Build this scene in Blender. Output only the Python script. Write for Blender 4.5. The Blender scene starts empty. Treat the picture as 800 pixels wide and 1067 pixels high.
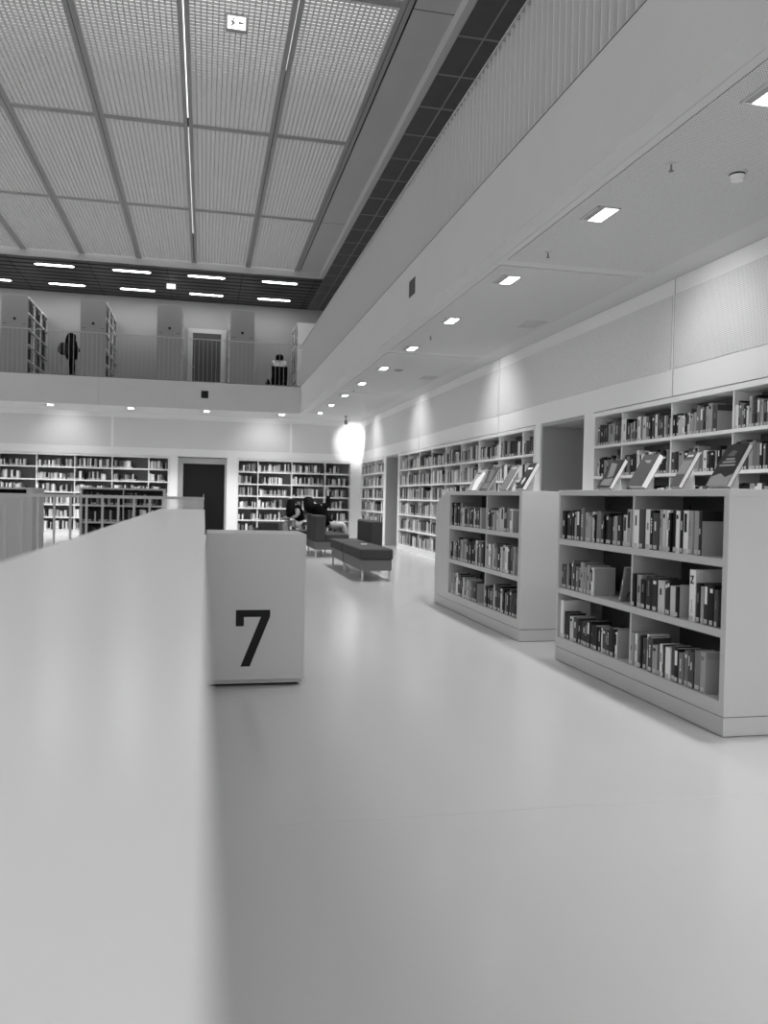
import bpy, bmesh, math, random
from mathutils import Vector, Matrix
rnd = random.Random(7)
S = bpy.context.scene
C = S.collection

# ------------------------------------------------------------------ materials
def mat(name, g, rough=.5, spec=.5, emit=None, noise=0.0, scale=6.0, metal=0.0):
    m = bpy.data.materials.new(name); m.use_nodes = True
    nt = m.node_tree; b = nt.nodes['Principled BSDF']
    col = g if isinstance(g, tuple) else (g, g, g)
    b.inputs['Base Color'].default_value = (*col, 1)
    b.inputs['Roughness'].default_value = rough
    b.inputs['Specular IOR Level'].default_value = spec
    b.inputs['Metallic'].default_value = metal
    if emit is not None:
        b.inputs['Emission Color'].default_value = (1, 1, 1, 1)
        b.inputs['Emission Strength'].default_value = emit
    if noise:
        tc = nt.nodes.new('ShaderNodeTexCoord'); n = nt.nodes.new('ShaderNodeTexNoise')
        n.inputs['Scale'].default_value = scale; n.inputs['Detail'].default_value = 4
        r = nt.nodes.new('ShaderNodeMapRange')
        r.inputs['To Min'].default_value = max(0, g*(1-noise)); r.inputs['To Max'].default_value = g*(1+noise)
        nt.links.new(tc.outputs['Object'], n.inputs['Vector'])
        nt.links.new(n.outputs['Fac'], r.inputs['Value'])
        nt.links.new(r.outputs['Result'], b.inputs['Base Color'])
    return m

def perforated(name, g, hole, pitch, radius, axes, rough=.7):
    """board with a regular pattern of drilled holes"""
    m = mat(name, g, rough, .3); nt = m.node_tree; b = nt.nodes['Principled BSDF']
    tc = nt.nodes.new('ShaderNodeTexCoord')
    sc = nt.nodes.new('ShaderNodeVectorMath'); sc.operation = 'MULTIPLY'
    sc.inputs[1].default_value = [1/pitch if a in axes else 0 for a in 'xyz']
    fr = nt.nodes.new('ShaderNodeVectorMath'); fr.operation = 'FRACTION'
    sb = nt.nodes.new('ShaderNodeVectorMath'); sb.operation = 'SUBTRACT'
    sb.inputs[1].default_value = [.5 if a in axes else 0 for a in 'xyz']
    ln = nt.nodes.new('ShaderNodeVectorMath'); ln.operation = 'LENGTH'
    lt = nt.nodes.new('ShaderNodeMath'); lt.operation = 'LESS_THAN'; lt.inputs[1].default_value = radius
    mx = nt.nodes.new('ShaderNodeMix'); mx.data_type = 'RGBA'
    mx.inputs[6].default_value = (g, g, g, 1); mx.inputs[7].default_value = (hole, hole, hole, 1)
    nt.links.new(tc.outputs['Object'], sc.inputs[0]); nt.links.new(sc.outputs[0], fr.inputs[0])
    nt.links.new(fr.outputs[0], sb.inputs[0]); nt.links.new(sb.outputs[0], ln.inputs[0])
    nt.links.new(ln.outputs['Value'], lt.inputs[0]); nt.links.new(lt.outputs[0], mx.inputs[0])
    nt.links.new(mx.outputs[2], b.inputs['Base Color'])
    return m

M = dict(
    floor=mat('floor_resin', .46, .19, .5, noise=.03, scale=.8),
    white=mat('white_lacquer', .80, .35, .4),
    wall=mat('wall_white', .88, .7, .3),
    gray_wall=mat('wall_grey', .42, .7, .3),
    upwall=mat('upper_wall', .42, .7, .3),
    fascia=mat('fascia_render', .63, .75, .25, noise=.04, scale=2.5),
    parapet=mat('parapet_lacquer', .94, .23, .5),
    soffit=mat('soffit_plain', .62, .7, .3),
    perf_c=perforated('soffit_perforated', .66, .18, .018, .25, 'xy'),
    perf_r=perforated('wall_perforated_side', .80, .32, .018, .24, 'yz'),
    perf_b=perforated('wall_perforated_rear', .80, .32, .018, .24, 'xz'),
    case=mat('case_paint', .55, .4, .4),
    shelf_white=mat('bookcase_white', .88, .45, .4),
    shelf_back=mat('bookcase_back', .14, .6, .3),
    block=mat('block_paint', .62, .4, .4),
    case_back=mat('case_back', .07, .6, .3),
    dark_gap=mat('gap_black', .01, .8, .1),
    slat=mat('slat_dark', .062, .55, .3, noise=.15, scale=9),
    slat_gap=mat('slat_gap', .012, .8, .1),
    tile=mat('tile_dark', .13, .5, .3, noise=.2, scale=3),
    seam=mat('tile_seam', .34, .6, .3),
    lattice=mat('lattice_grey', .52, .6, .3),
    frame=mat('ceiling_frame', .36, .6, .3),
    margin=mat('ceiling_margin', .55, .6, .3, noise=.06, scale=2),
    trim=mat('edge_trim', .62, .6, .3),
    metal=mat('steel_grey', .50, .35, .5, metal=.3),
    rail=mat('rail_paint', .50, .45, .4),
    rail_side=mat('rail_side_paint', .75, .5, .4),
    railbar=mat('rail_bar_paint', .40, .5, .4),
    lamp=mat('lamp_glow', .9, .5, .3, emit=6.0),
    strip=mat('strip_glow', .9, .5, .3, emit=7.0),
    slot=mat('slot_glow', .9, .5, .3, emit=1.25),
    sign=mat('sign_glow', .9, .5, .3, emit=1.1),
    signdark=mat('sign_figure', .22, .5, .3),
    sky=mat('skylight_glow', .8, .8, .1, emit=.77),
    black=mat('black_print', .008, .5, .3),
    blackgloss=mat('door_glass', .010, .12, .15),
    doorup=mat('upper_door', .09, .5, .3),
    frame_door=mat('door_frame', .34, .5, .3),
    fabric=mat('upholstery_dark', .055, .85, .2, noise=.12, scale=40),
    base=mat('seat_base', .14, .6, .3),
    leg=mat('chrome_leg', .6, .25, .5, metal=.7),
    plate=mat('bookend_grey', .40, .45, .4),
    label=mat('spine_label_white', .55, .6, .3),
    page=mat('page_block', .70, .8, .2),
    skin=mat('skin', .36, .6, .3),
    hair=mat('hair_black', .006, .7, .06),
    cloth_black=mat('cloth_black', .007, .9, .04),
    cloth_white=mat('cloth_white', .85, .85, .2),
    cloth_light=mat('cloth_light', .42, .85, .2),
    cloth_dark=mat('cloth_dark', .013, .85, .06),
    bag=mat('backpack_grey', .035, .8, .1, noise=.3, scale=25),
    card=mat('paper_white', .8, .7, .2),
)
TONES = [('black', .008), ('charcoal', .026), ('dark grey', .07), ('grey', .19), ('light grey', .36), ('pale', .6), ('white', .82)]
BM = [mat('book_cloth_' + n.replace(' ', '_'), g, .5, .25) for n, g in TONES]
TW = [22, 13, 16, 17, 15, 9, 8]
def glass_mat():
    m = bpy.data.materials.new('frosted_glass'); m.use_nodes = True
    nt = m.node_tree; b = nt.nodes['Principled BSDF']
    b.inputs['Base Color'].default_value = (.85, .85, .85, 1); b.inputs['Roughness'].default_value = .15
    t = nt.nodes.new('ShaderNodeBsdfTransparent'); mx = nt.nodes.new('ShaderNodeMixShader')
    mx.inputs[0].default_value = .35
    nt.links.new(t.outputs[0], mx.inputs[1]); nt.links.new(b.outputs[0], mx.inputs[2])
    nt.links.new(mx.outputs[0], nt.nodes['Material Output'].inputs['Surface'])
    return m
M['glass'] = glass_mat()
def acrylic_mat():
    m = bpy.data.materials.new('clear_acrylic'); m.use_nodes = True
    nt = m.node_tree; b = nt.nodes['Principled BSDF']
    b.inputs['Base Color'].default_value = (.8, .8, .8, 1); b.inputs['Roughness'].default_value = .1
    t = nt.nodes.new('ShaderNodeBsdfTransparent'); mx = nt.nodes.new('ShaderNodeMixShader')
    mx.inputs[0].default_value = .4
    nt.links.new(t.outputs[0], mx.inputs[1]); nt.links.new(b.outputs[0], mx.inputs[2])
    nt.links.new(mx.outputs[0], nt.nodes['Material Output'].inputs['Surface'])
    return m
M['acrylic'] = acrylic_mat()

# ------------------------------------------------------------------ mesh builder
class MB:
    def __init__(s): s.v = []; s.f = []; s.m = []; s.mats = []
    def mi(s, m):
        if m not in s.mats: s.mats.append(m)
        return s.mats.index(m)
    def poly(s, pts, m):
        n = len(s.v); s.v += [tuple(p) for p in pts]; s.f.append(tuple(range(n, n+len(pts)))); s.m.append(s.mi(m))
    def box(s, x0, x1, y0, y1, z0, z1, m, X=None):
        n = len(s.v); k = s.mi(m)
        c = [(x, y, z) for z in (z0, z1) for x, y in ((x0, y0), (x1, y0), (x1, y1), (x0, y1))]
        if X: c = [tuple(X @ Vector(p)) for p in c]
        s.v += c
        for q in ((3, 2, 1, 0), (4, 5, 6, 7), (0, 1, 5, 4), (1, 2, 6, 5), (2, 3, 7, 6), (3, 0, 4, 7)):
            s.f.append(tuple(n+i for i in q)); s.m.append(k)
        return s
    def prism(s, pts, a0, a1, axis, m):
        """extrude a 2-D outline along an axis: 'z' -> (x,y), 'x' -> (y,z), 'y' -> (x,z)"""
        n = len(s.v); k = s.mi(m); N = len(pts)
        def P(p, a): return {'z': (p[0], p[1], a), 'x': (a, p[0], p[1]), 'y': (p[0], a, p[1])}[axis]
        s.v += [P(p, a0) for p in pts] + [P(p, a1) for p in pts]
        s.f.append(tuple(n+i for i in range(N))[::-1]); s.m.append(k)
        s.f.append(tuple(n+N+i for i in range(N))); s.m.append(k)
        for i in range(N):
            j = (i+1) % N
            s.f.append((n+i, n+j, n+N+j, n+N+i)); s.m.append(k)
        return s
    def cyl(s, c, r, z0, z1, m, seg=16, r2=None):
        r2 = r if r2 is None else r2
        n = len(s.v); k = s.mi(m)
        for rr, z in ((r, z0), (r2, z1)):
            s.v += [(c[0]+rr*math.cos(2*math.pi*i/seg), c[1]+rr*math.sin(2*math.pi*i/seg), z) for i in range(seg)]
        s.f.append(tuple(range(n+seg-1, n-1, -1))); s.m.append(k)
        s.f.append(tuple(range(n+seg, n+2*seg))); s.m.append(k)
        for i in range(seg):
            j = (i+1) % seg; s.f.append((n+i, n+j, n+seg+j, n+seg+i)); s.m.append(k)
        return s
    def mesh(s, name, org=(0, 0, 0)):
        me = bpy.data.meshes.new(name)
        me.from_pydata([(p[0]-org[0], p[1]-org[1], p[2]-org[2]) for p in s.v], [], s.f)
        for m in s.mats: me.materials.append(m)
        me.polygons.foreach_set('material_index', s.m); me.update()
        bm = bmesh.new(); bm.from_mesh(me); bmesh.ops.recalc_face_normals(bm, faces=bm.faces); bm.to_mesh(me); bm.free()
        return me
    def build(s, name, parent=None, org=None, bevel=0, seg=2):
        if org is None: org = tuple(parent.location) if parent else (0, 0, 0)
        o = bpy.data.objects.new(name, s.mesh(name, org)); C.objects.link(o)
        if parent: o.parent = parent
        else: o.location = org
        if bevel:
            b = o.modifiers.new('bevel', 'BEVEL'); b.width = bevel; b.segments = seg; b.limit_method = 'ANGLE'
        return o

def tag(o, label, cat, group=None):
    o['label'] = label; o['category'] = cat
    if group: o['group'] = group
    return o
def thing(name, label, cat, loc=(0, 0, 0), group=None, rz=0):
    o = bpy.data.objects.new(name, None); C.objects.link(o); o.location = loc; o.rotation_euler = (0, 0, rz)
    o.empty_display_size = .1
    return tag(o, label, cat, group)
def struct(mb, name, bevel=0):
    o = mb.build(name, bevel=bevel); o['kind'] = 'structure'; return o
def box1(*a): return MB().box(*a)
def lamp(kind, name, loc, energy, **k):
    d = bpy.data.lights.new(name, kind); d.energy = energy; d.color = (1, 1, 1)
    for a, b in k.items():
        if a not in ('aim',): setattr(d, a, b)
    o = bpy.data.objects.new(name, d); C.objects.link(o); o.location = loc
    if 'aim' in k:
        o.rotation_euler = (Vector(k['aim'])-Vector(loc)).to_track_quat('-Z', 'Y').to_euler()
    return o

# ------------------------------------------------------------------ layout (metres)
XW, YR = 4.85, 25.6            # right wall plane, rear wall plane
ZS, ZF, ZTOP = 3.70, 4.45, 4.485   # soffit, upper floor, slab edge top
XG, YG = 2.67, 23.75           # slab edge of the galleries
ZU, ZG = 7.60, 7.75            # upper gallery ceiling, hall ceiling grid
YU = 27.6                      # upper rear wall
XL = -10.0                     # left end of what is modelled
YB = -5.0

# ------------------------------------------------------------------ floor and stairwell
m = MB()
m.box(.004, XW+1.6, YB, YR+.6, -.25, 0, M['floor'])
m.box(XL, .004, 6.45, YR+.6, -.25, 0, M['floor'])
m.box(-.31, .004, YB, 6.45, -.25, 0, M['floor'])
m.box(XL, -.31, YB, -3.0, -.25, 0, M['floor'])
struct(m, 'floor')
m = MB().box(.3, 2.6, 3.207, 3.213, 0, .0006, M['gray_wall'])
struct(m, 'floor_seam')
m = MB().box(XL, -.31, -3.0, 6.45, -4.0, -3.8, M['floor'])
struct(m, 'floor_lower')
m = MB()
m.box(-.5, -.31, -3, 6.45, -3.8, -.25, M['fascia']); m.box(XL, -.5, 6.45, 6.6, -3.8, -.25, M['fascia']); m.box(XL, -.5, -3.15, -3.0, -3.8, -.25, M['fascia'])
struct(m, 'wall_stairwell')

# ------------------------------------------------------------------ right wall (lower storey)
NB = (9.65, 9.92, 11.34, 11.53, 20.32, 20.42, 21.90, 22.09, 25.46)
ZO = 2.452
m = MB()
W = M['wall']
m.box(XW, XW+.45, YB, YR+.5, ZO, ZS, W)                 # over the bookcases
for a, b in ((YB, 1.9), (9.65, 9.92), (11.34, 11.53), (20.32, 20.42), (21.90, 22.09), (25.46, YR+.5)):
    m.box(XW, XW+.45, a, b, 0, ZO, W)
m.box(XW+.45, XW+.6, YB, 9.92, 0, ZS, W); m.box(XW+.45, XW+.6, 11.34, 20.42, 0, ZS, W); m.box(XW+.45, XW+.6, 21.90, YR+.5, 0, ZS, W)
struct(m, 'wall_right')
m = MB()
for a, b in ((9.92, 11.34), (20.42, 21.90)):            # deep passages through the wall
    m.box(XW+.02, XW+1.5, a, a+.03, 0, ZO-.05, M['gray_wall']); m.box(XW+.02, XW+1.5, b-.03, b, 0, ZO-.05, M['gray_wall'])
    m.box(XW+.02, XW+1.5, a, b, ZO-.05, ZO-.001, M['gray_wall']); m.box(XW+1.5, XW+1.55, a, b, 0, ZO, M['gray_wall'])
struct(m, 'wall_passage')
m = MB()                                                 # perforated boards above the bookcases
for a, b in ((-3, 2.55), (2.62, 7.82), (7.89, 13.09), (13.16, 18.36), (18.43, 23.63), (23.70, 25.5)):
    m.box(XW-.012, XW, a, b, 2.74, 3.53, M['perf_r'])
struct(m, 'wall_right_acoustic_board')
m = MB()
for y in (2.585, 7.855, 13.125, 18.395, 23.665): m.box(XW-.004, XW+.001, y-.004, y+.004, ZO, ZS, M['gray_wall'])
struct(m, 'trim_1')

# ------------------------------------------------------------------ rear wall (lower storey)
m = MB()
m.box(XL, XW, YR, YR+.45, 2.425, ZS, W)
for a, b in ((-1.05, -.80), (.66, .98), (4.56, XW)): m.box(a, b, YR, YR+.45, 0, 2.425, W)
m.box(XL, -.8, YR+.45, YR+.6, 0, ZS, W); m.box(.66, XW, YR+.45, YR+.6, 0, ZS, W)
m.box(-.8, .66, YR+.4, YR+.6, 0, 2.425, W)
struct(m, 'wall_rear')
m = MB()
for a, b in ((-8.1, -2.75), (-2.68, 2.58), (2.65, 4.7)): m.box(a, b, YR-.012, YR, 2.66, 3.54, M['perf_b'])
struct(m, 'wall_rear_acoustic_board')
# glazed dark door with grey frame
d = thing('door_1', 'dark glazed double door in a grey frame between the rear bookcases', 'door', (-.07, YR, 0)); d['kind'] = 'structure'
m = MB()
m.box(-.80, -.645, YR-.02, YR+.12, 0, 2.40, M['frame_door']); m.box(.60, .66, YR-.02, YR+.12, 0, 2.40, M['frame_door'])
m.box(-.645, .60, YR-.02, YR+.12, 2.225, 2.40, M['frame_door'])
m.build('door_frame', d, bevel=.004)
m = MB().box(-.645, .60, YR+.06, YR+.10, .06, 2.225, M['blackgloss'])
leaf = m.build('door_leaf', d)
MB().box(-.645, .60, YR+.03, YR+.11, 0, .06, M['trim']).build('threshold', d)
m = MB().box(-.03, -.015, YR+.02, YR+.06, .9, 1.3, M['metal']); m.build('door_handle', leaf, org=tuple(d.location))

# ------------------------------------------------------------------ galleries: slab edges, soffit
m = MB()
F = M['fascia']
m.box(XG, XG+.16, YB, YG+.16, ZS, ZTOP-.012, F); m.box(XL, XG, YG, YG+.16, ZS, ZTOP-.012, F)
m.box(XG+.002, XG+.16, YB, YG+.16, ZTOP-.012, ZTOP, M['dark_gap']); m.box(XL, XG+.002, YG+.002, YG+.16, ZTOP-.012, ZTOP, M['dark_gap'])
struct(m, 'trim_2')
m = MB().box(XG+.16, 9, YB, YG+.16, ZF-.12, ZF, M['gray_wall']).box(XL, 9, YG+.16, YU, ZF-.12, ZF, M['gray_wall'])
struct(m, 'floor_upper')
m = MB()
sf = M['soffit']
m.box(XG+.16, XW+.02, YB, YG+.16, ZS+.004, ZS+.1, sf); m.box(XL, XW+.02, YG+.16, YR+.02, ZS+.004, ZS+.1, sf)
m.box(XG+.16, 2.90, YB, YG+.16, ZS-.004, ZS+.004, sf)
struct(m, 'ceiling_soffit')
m = MB()
for a, b in ((-3, 2.5), (2.68, 7.72), (7.92, 12.98), (13.18, 18.2), (18.4, 23.5)):
    m.box(2.905, 4.50, a, b, ZS-.006, ZS+.004, M['perf_c'])
struct(m, 'ceiling_perforated_board')
m = MB()
for y in (-2.9,): m.box(XG-.002, XG, y-.004, y+.004, ZS, ZTOP, M['gray_wall'])
for x in (-2.9, -8.2): m.box(x-.004, x+.004, YG-.002, YG, ZS, ZTOP, M['gray_wall'])
struct(m, 'trim_3')

# ------------------------------------------------------------------ upper storey shell
m = MB()
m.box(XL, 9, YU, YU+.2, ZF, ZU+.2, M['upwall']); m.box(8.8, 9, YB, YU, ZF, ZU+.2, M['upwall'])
struct(m, 'wall_rear_upper')
m = MB()
for x in (-1.79, 3.4, -7): m.box(x-.006, x+.006, YU-.004, YU+.001, ZF, ZU, M['gray_wall'])
struct(m, 'trim_4')
# slatted dark ceiling over the rear gallery
m = MB().box(XL, 3.26, YG-.13, YU, ZU+.02, ZU+.1, M['slat_gap'])
y = YG-.13
while y < YU-.05:
    m.box(XL, 3.26, y, min(y+.27, YU), ZU, ZU+.02, M['slat']); y += .39
for k in range(-5, 3):
    m.box(-.05+2.1*k+1.0, -.05+2.1*k+1.015, YG-.13, YU, ZU-.003, ZU+.02, M['slat_gap'])
struct(m, 'ceiling_slats')
# dark tiled strip over the right gallery
m = MB().box(3.26, 8.8, YB, YU, ZU, ZU+.1, M['tile'])
for x in (3.62, 4.65, 5.7): m.box(x-.012, x+.012, YB, YU, ZU-.006, ZU+.001, M['seam'])
k = 0
while 25.2-1.033*k > YB:
    yy = 25.2-1.033*k; m.box(3.26, 8.8, yy-.02, yy+.02, ZU-.004, ZU+.001, M['seam']); k += 1
struct(m, 'ceiling_tiles')
# bright edge trim between hall ceiling and gallery ceilings
m = MB()
m.box(3.14, 3.26, YB, YG-.13, ZU-.005, ZG+.05, M['trim']); m.box(XL, 3.26, YG-.25, YG-.13, ZU-.005, ZG+.05, M['trim'])
struct(m, 'trim_5', bevel=.01)
m = MB().box(2.58, 3.14, YB, YG-.25, ZG, ZG+.05, M['margin'])
for y in (2.0, 10.55, 19.2): m.box(2.58, 3.14, y-.006, y+.006, ZG-.002, ZG+.001, M['slat_gap'])
m.box(2.55, 2.58, YB, YG-.25, ZG+.01, ZG+.06, M['dark_gap'])
struct(m, 'ceiling_margin')
# egg-crate ceiling: one lattice panel, copied bay by bay
PX, PY = 1.485, 4.33
m = MB()
L = M['lattice']; w, l = PX-.15, PY-.13
n = 17
for i in range(n+1):
    x = -w/2+w*i/n; m.box(x-.007, x+.007, -l/2, l/2, 0, .05, L)
nc = 52
for j in range(nc+1):
    y = -l/2+l*j/nc; m.box(-w/2, w/2, y-.0045, y+.0045, .010, .045, L)
pm = m.mesh('ceiling_lattice')
XLN = [-.39+PX*k for k in range(-7, 2)]+[2.475]
YLN = [YG-.25-PY*k for k in range(0, 7)]
for i in range(len(XLN)-1):
    for j in range(len(YLN)-1):
        o = bpy.data.objects.new('ceiling_lattice', pm); C.objects.link(o); o['kind'] = 'structure'
        o.scale.x = (XLN[i+1]-XLN[i])/PX
        o.location = ((XLN[i]+XLN[i+1])/2, (YLN[j]+YLN[j+1])/2, ZG)
m = MB()
for k, x in enumerate(XLN):
    g = .012 if k == len(XLN)-3 else .006
    m.box(x-.075, x-g, YLN[-1], YLN[0], ZG-.012, ZG+.09, M['frame']); m.box(x+g, x+.075, YLN[-1], YLN[0], ZG-.012, ZG+.09, M['frame'])
    m.box(x-g, x+g, YLN[-1], YLN[0], ZG+.05, ZG+.09, M['slat_gap'])
for y in YLN[1:]:
    for i in range(len(XLN)-1): m.box(XLN[i]+.075, XLN[i+1]-.075, y-.065, y+.065, ZG-.004, ZG+.09, M['frame'])
struct(m, 'ceiling_frame')
m = MB().box(XL-1, 3.1, YB, YG-.2, 8.45, 8.5, M['sky'])
struct(m, 'ceiling_skylight')
for k, (x, y0, y1, wd) in enumerate(((-.39, 7.5, 14.6, .007), (-.39, 15.0, 21.0, .0025), (1.095, 7.5, 12.6, .004))):
    t = thing('strip_light', ('bright continuous light line in the ceiling slot left of the hanging sign',
        'faint light line in the ceiling slot farther toward the rear gallery',
        'thin light line in the second ceiling slot right of the hanging sign')[k], 'ceiling light', (x, (y0+y1)/2, ZG))
    MB().box(x-wd, x+wd, y0, y1, ZG+.03, ZG+.045, M['slot']).build('diffuser', t)
    MB().box(x-.012, x+.012, y0, y1, ZG+.045, ZG+.049, M['frame']).build('housing', t)

# ------------------------------------------------------------------ parapet, end glass, numbered block
p = MB().box(-.312, .004, YB, 6.2, 0, 1.187, M['parapet']).build('parapet', org=(-.15, .6, 0), bevel=.004)
tag(p, 'smooth white solid parapet wall with broad flat top, blurred in the foreground', 'parapet')
t = thing('number_block', 'white floor block with a large black 7 on its front', 'numbered block', (.35, 5.85, 0))
MB().box(.02, .69, 5.58, 6.12, .045, 1.04, M['block']).build('body', t, bevel=.004)
MB().box(.035, .675, 5.60, 6.10, .018, .045, M['trim']).build('base_lip', t)
MB().box(.06, .65, 5.63, 6.07, 0, .018, M['black']).build('plinth', t)
# numeral 7 (outline in the x-z plane)
x0, x1, z1, z0 = .222, .452, .522, .138
SV = [(x0, z1), (x1, z1), (x1, z1-.045), (x0+.098, z0), (x0+.036, z0), (x1-.062, z1-.048), (x0+.054, z1-.048), (x0+.054, z1-.11), (x0, z1-.11)]
n7 = MB().prism(SV, 5.5785, 5.5802, 'y', M['black']).build('numeral', t); n7['label'] = 'large black numeral 7'

# ------------------------------------------------------------------ railings
def railing(label, x0, y0, x1, y1, zb, zt, pitch, bw, bd, rail_h, bar_m, rail_m, near=None, mid=None):
    t = thing('metal_railing', label, 'railing', ((x0+x1)/2, (y0+y1)/2, zb))
    alongx = abs(x1-x0) > abs(y1-y0)
    def bx(s, half_run, half_d, za, zb_, mm, mb):
        cx, cy = (x0+s, y0) if alongx else (x0, y0+s)
        if alongx: mb.box(cx-half_run, cx+half_run, cy-half_d, cy+half_d, za, zb_, mm)
        else: mb.box(cx-half_d, cx+half_d, cy-half_run, cy+half_run, za, zb_, mm)
        return mb
    Ltot = (x1-x0) if alongx else (y1-y0)
    bx(Ltot/2, Ltot/2, bd/2+.006, zt-rail_h, zt, rail_m, MB()).build('top_rail', t)
    bx(Ltot/2, Ltot/2, bd/2, zb+.001, zb+.014, rail_m, MB()).build('bottom_rail', t)
    n = int(Ltot/pitch); ss = [i*pitch+pitch/2 for i in range(n)]
    if near is not None: ss.sort(key=lambda s: abs(s-near))
    far = MB()
    me = bx(0, bw/2, bd/2, zb, zt-rail_h, bar_m, MB()).mesh('baluster', (x0, y0, zb))
    for i, s in enumerate(ss):
        if i < 100:
            o = bpy.data.objects.new('baluster', me); C.objects.link(o); o.parent = t
            o.location = Vector((x0+(s if alongx else 0), y0+(0 if alongx else s), zb))-t.location
        else: bx(s, bw/2, bd/2, zb, zt-rail_h, bar_m, far)
    if far.v:
        o = far.build('baluster_row', t); o['kind'] = 'stuff'
    return t
railing('slender grey bar railing behind the white parapet in front of the rear bookcases', XL+2, 6.30, 0, 6.30, 0, 1.277, .111, .016, .012, .022, M['rail'], M['rail'], near=8.5)
MB().box(-.305, -.005, 6.21, 6.22, 1.188, 1.255, M['glass']).build('glass_panel', org=(-.15, 6.215, 1.19))
tag(bpy.data.objects['glass_panel'], 'small frosted glass strip under the rail at the far end of the parapet', 'glass panel')
railing('pale thin bar railing along the upper rear gallery', XL, YG+.06, XG-.005, YG+.06, ZTOP, 5.70, .12, .009, .03, .02, M['railbar'], M['rail'], near=9)
railing('pale bar railing along the upper side gallery on the long slab edge', XG+.05, YB, XG+.05, YG+.06, ZTOP, 5.68, .12, .008, .075, .02, M['rail_side'], M['rail'], near=11)

# ------------------------------------------------------------------ books
ORD = ['first', 'second', 'third', 'fourth', 'fifth', 'sixth', 'seventh', 'eighth', 'ninth', 'tenth', 'eleventh', 'twelfth', 'thirteenth', 'fourteenth', 'fifteenth', 'sixteenth', 'seventeenth', 'eighteenth', 'nineteenth', 'twentieth', 'twenty-first', 'twenty-second', 'twenty-third', 'twenty-fourth', 'twenty-fifth', 'twenty-sixth', 'twenty-seventh', 'twenty-eighth', 'twenty-ninth', 'thirtieth']
def book(t, h, d, tone, loc, label, group, parts=True, title=None, rx=0, mark=True):
    """hardback standing upright, spine toward -x; local origin at the foot of the spine"""
    m = MB(); cm = BM[tone]; b = .003; e = min(.004, t*.2)
    prof = [(d, -t/2), (e, -t/2), (0, -t*.28), (0, t*.28), (e, t/2), (d, t/2), (d, t/2-b), (e+.002, t/2-b), (e+.002, -t/2+b), (d, -t/2+b)]
    m.prism(prof, 0, h, 'z', cm)
    alt = BM[6 if tone < 4 else 0] if rnd.random() < .8 else BM[3]
    if mark:
        def q(a0, a1, y0, y1): m.poly([(-.0006, y0, a0), (-.0006, y1, a0), (-.0006, y1, a1), (-.0006, y0, a1)], alt)
        s = rnd.random(); hw = t*.26
        if s < .35:
            zc = h*rnd.uniform(.45, .6); q(zc, zc+h*rnd.uniform(.12, .3), -hw*.5, hw*.5)
        elif s < .55:
            q(h*.80, h*.9, -hw, hw)
        elif s < .75:
            z = h*.42
            while z < h*.8:
                ln_ = rnd.uniform(.008, .02); q(z, z+ln_, -hw*.45, hw*.45); z += ln_+.005
        elif s < .85:
            q(h*.5, h*.93, -hw, hw)
    o = m.build('book', org=(0, 0, 0)); o.location = loc; o.rotation_euler = (rx, 0, 0)
    tag(o, label, 'book', group)
    if parts:
        p = MB().box(e+.002, d-.004, -t/2+b, t/2-b, .003, h-.004, M['page']).build('page_block', org=(0, 0, 0)); p.parent = o
        l = MB().box(-.0012, .0002, -t*.29, t*.29, .006, .032, M['label']).build('spine_label', org=(0, 0, 0)); l.parent = o
    return o
def bookend(loc, label, group, h=.2, d=.17):
    m = MB().box(0, d, -.0015, .0015, 0, h, M['plate']); m.box(0, d*.8, -.012, 0, 0, .0015, M['plate'])
    o = m.build('bookend', org=(0, 0, 0), bevel=.0008); o.location = loc
    return tag(o, label, 'bookend', group)
def pick(): return rnd.choices(range(7), TW)[0]
def book_row(x, yfar, ynear, z, where, group, fill=1.0, hmin=.20, hmax=.265, tmean=.045, end=True, skip=None, parts=True, endgap=.0, dmax=.19):
    """books from the far end of a bay toward the near end, spines to -x; closed by a bookend"""
    y = yfar-.004; L = (yfar-ynear)*fill; i = 0; base = rnd.uniform(hmin, hmax)
    stop = yfar-L+(.02 if end else .006)
    seen = 0
    while True:
        t = min(.085, max(.016, rnd.gauss(tmean, tmean*.35)))
        if y-t < stop: break
        if rnd.random() < .2: base = rnd.uniform(hmin, hmax)
        h = min(hmax, max(hmin, base+rnd.uniform(-.022, .022)))
        tone = pick(); d = rnd.uniform(.13, dmax)
        size = 'slim' if t < .032 else ('thick' if t > .06 else 'medium')
        i += 1
        book(t, h, d, tone, (x+rnd.uniform(.018, .034), y-t/2, z+.0005), f"{TONES[tone][0]} {size} book, {ORD[min(i,30)-1]} from left, {where}", group, parts)
        y -= t+.0006
    if end:
        bookend((x+.03, y-.004, z+.0005), f"grey metal bookend closing the row, {where}", 'grey bookends', h=.205)
    return y

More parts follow.
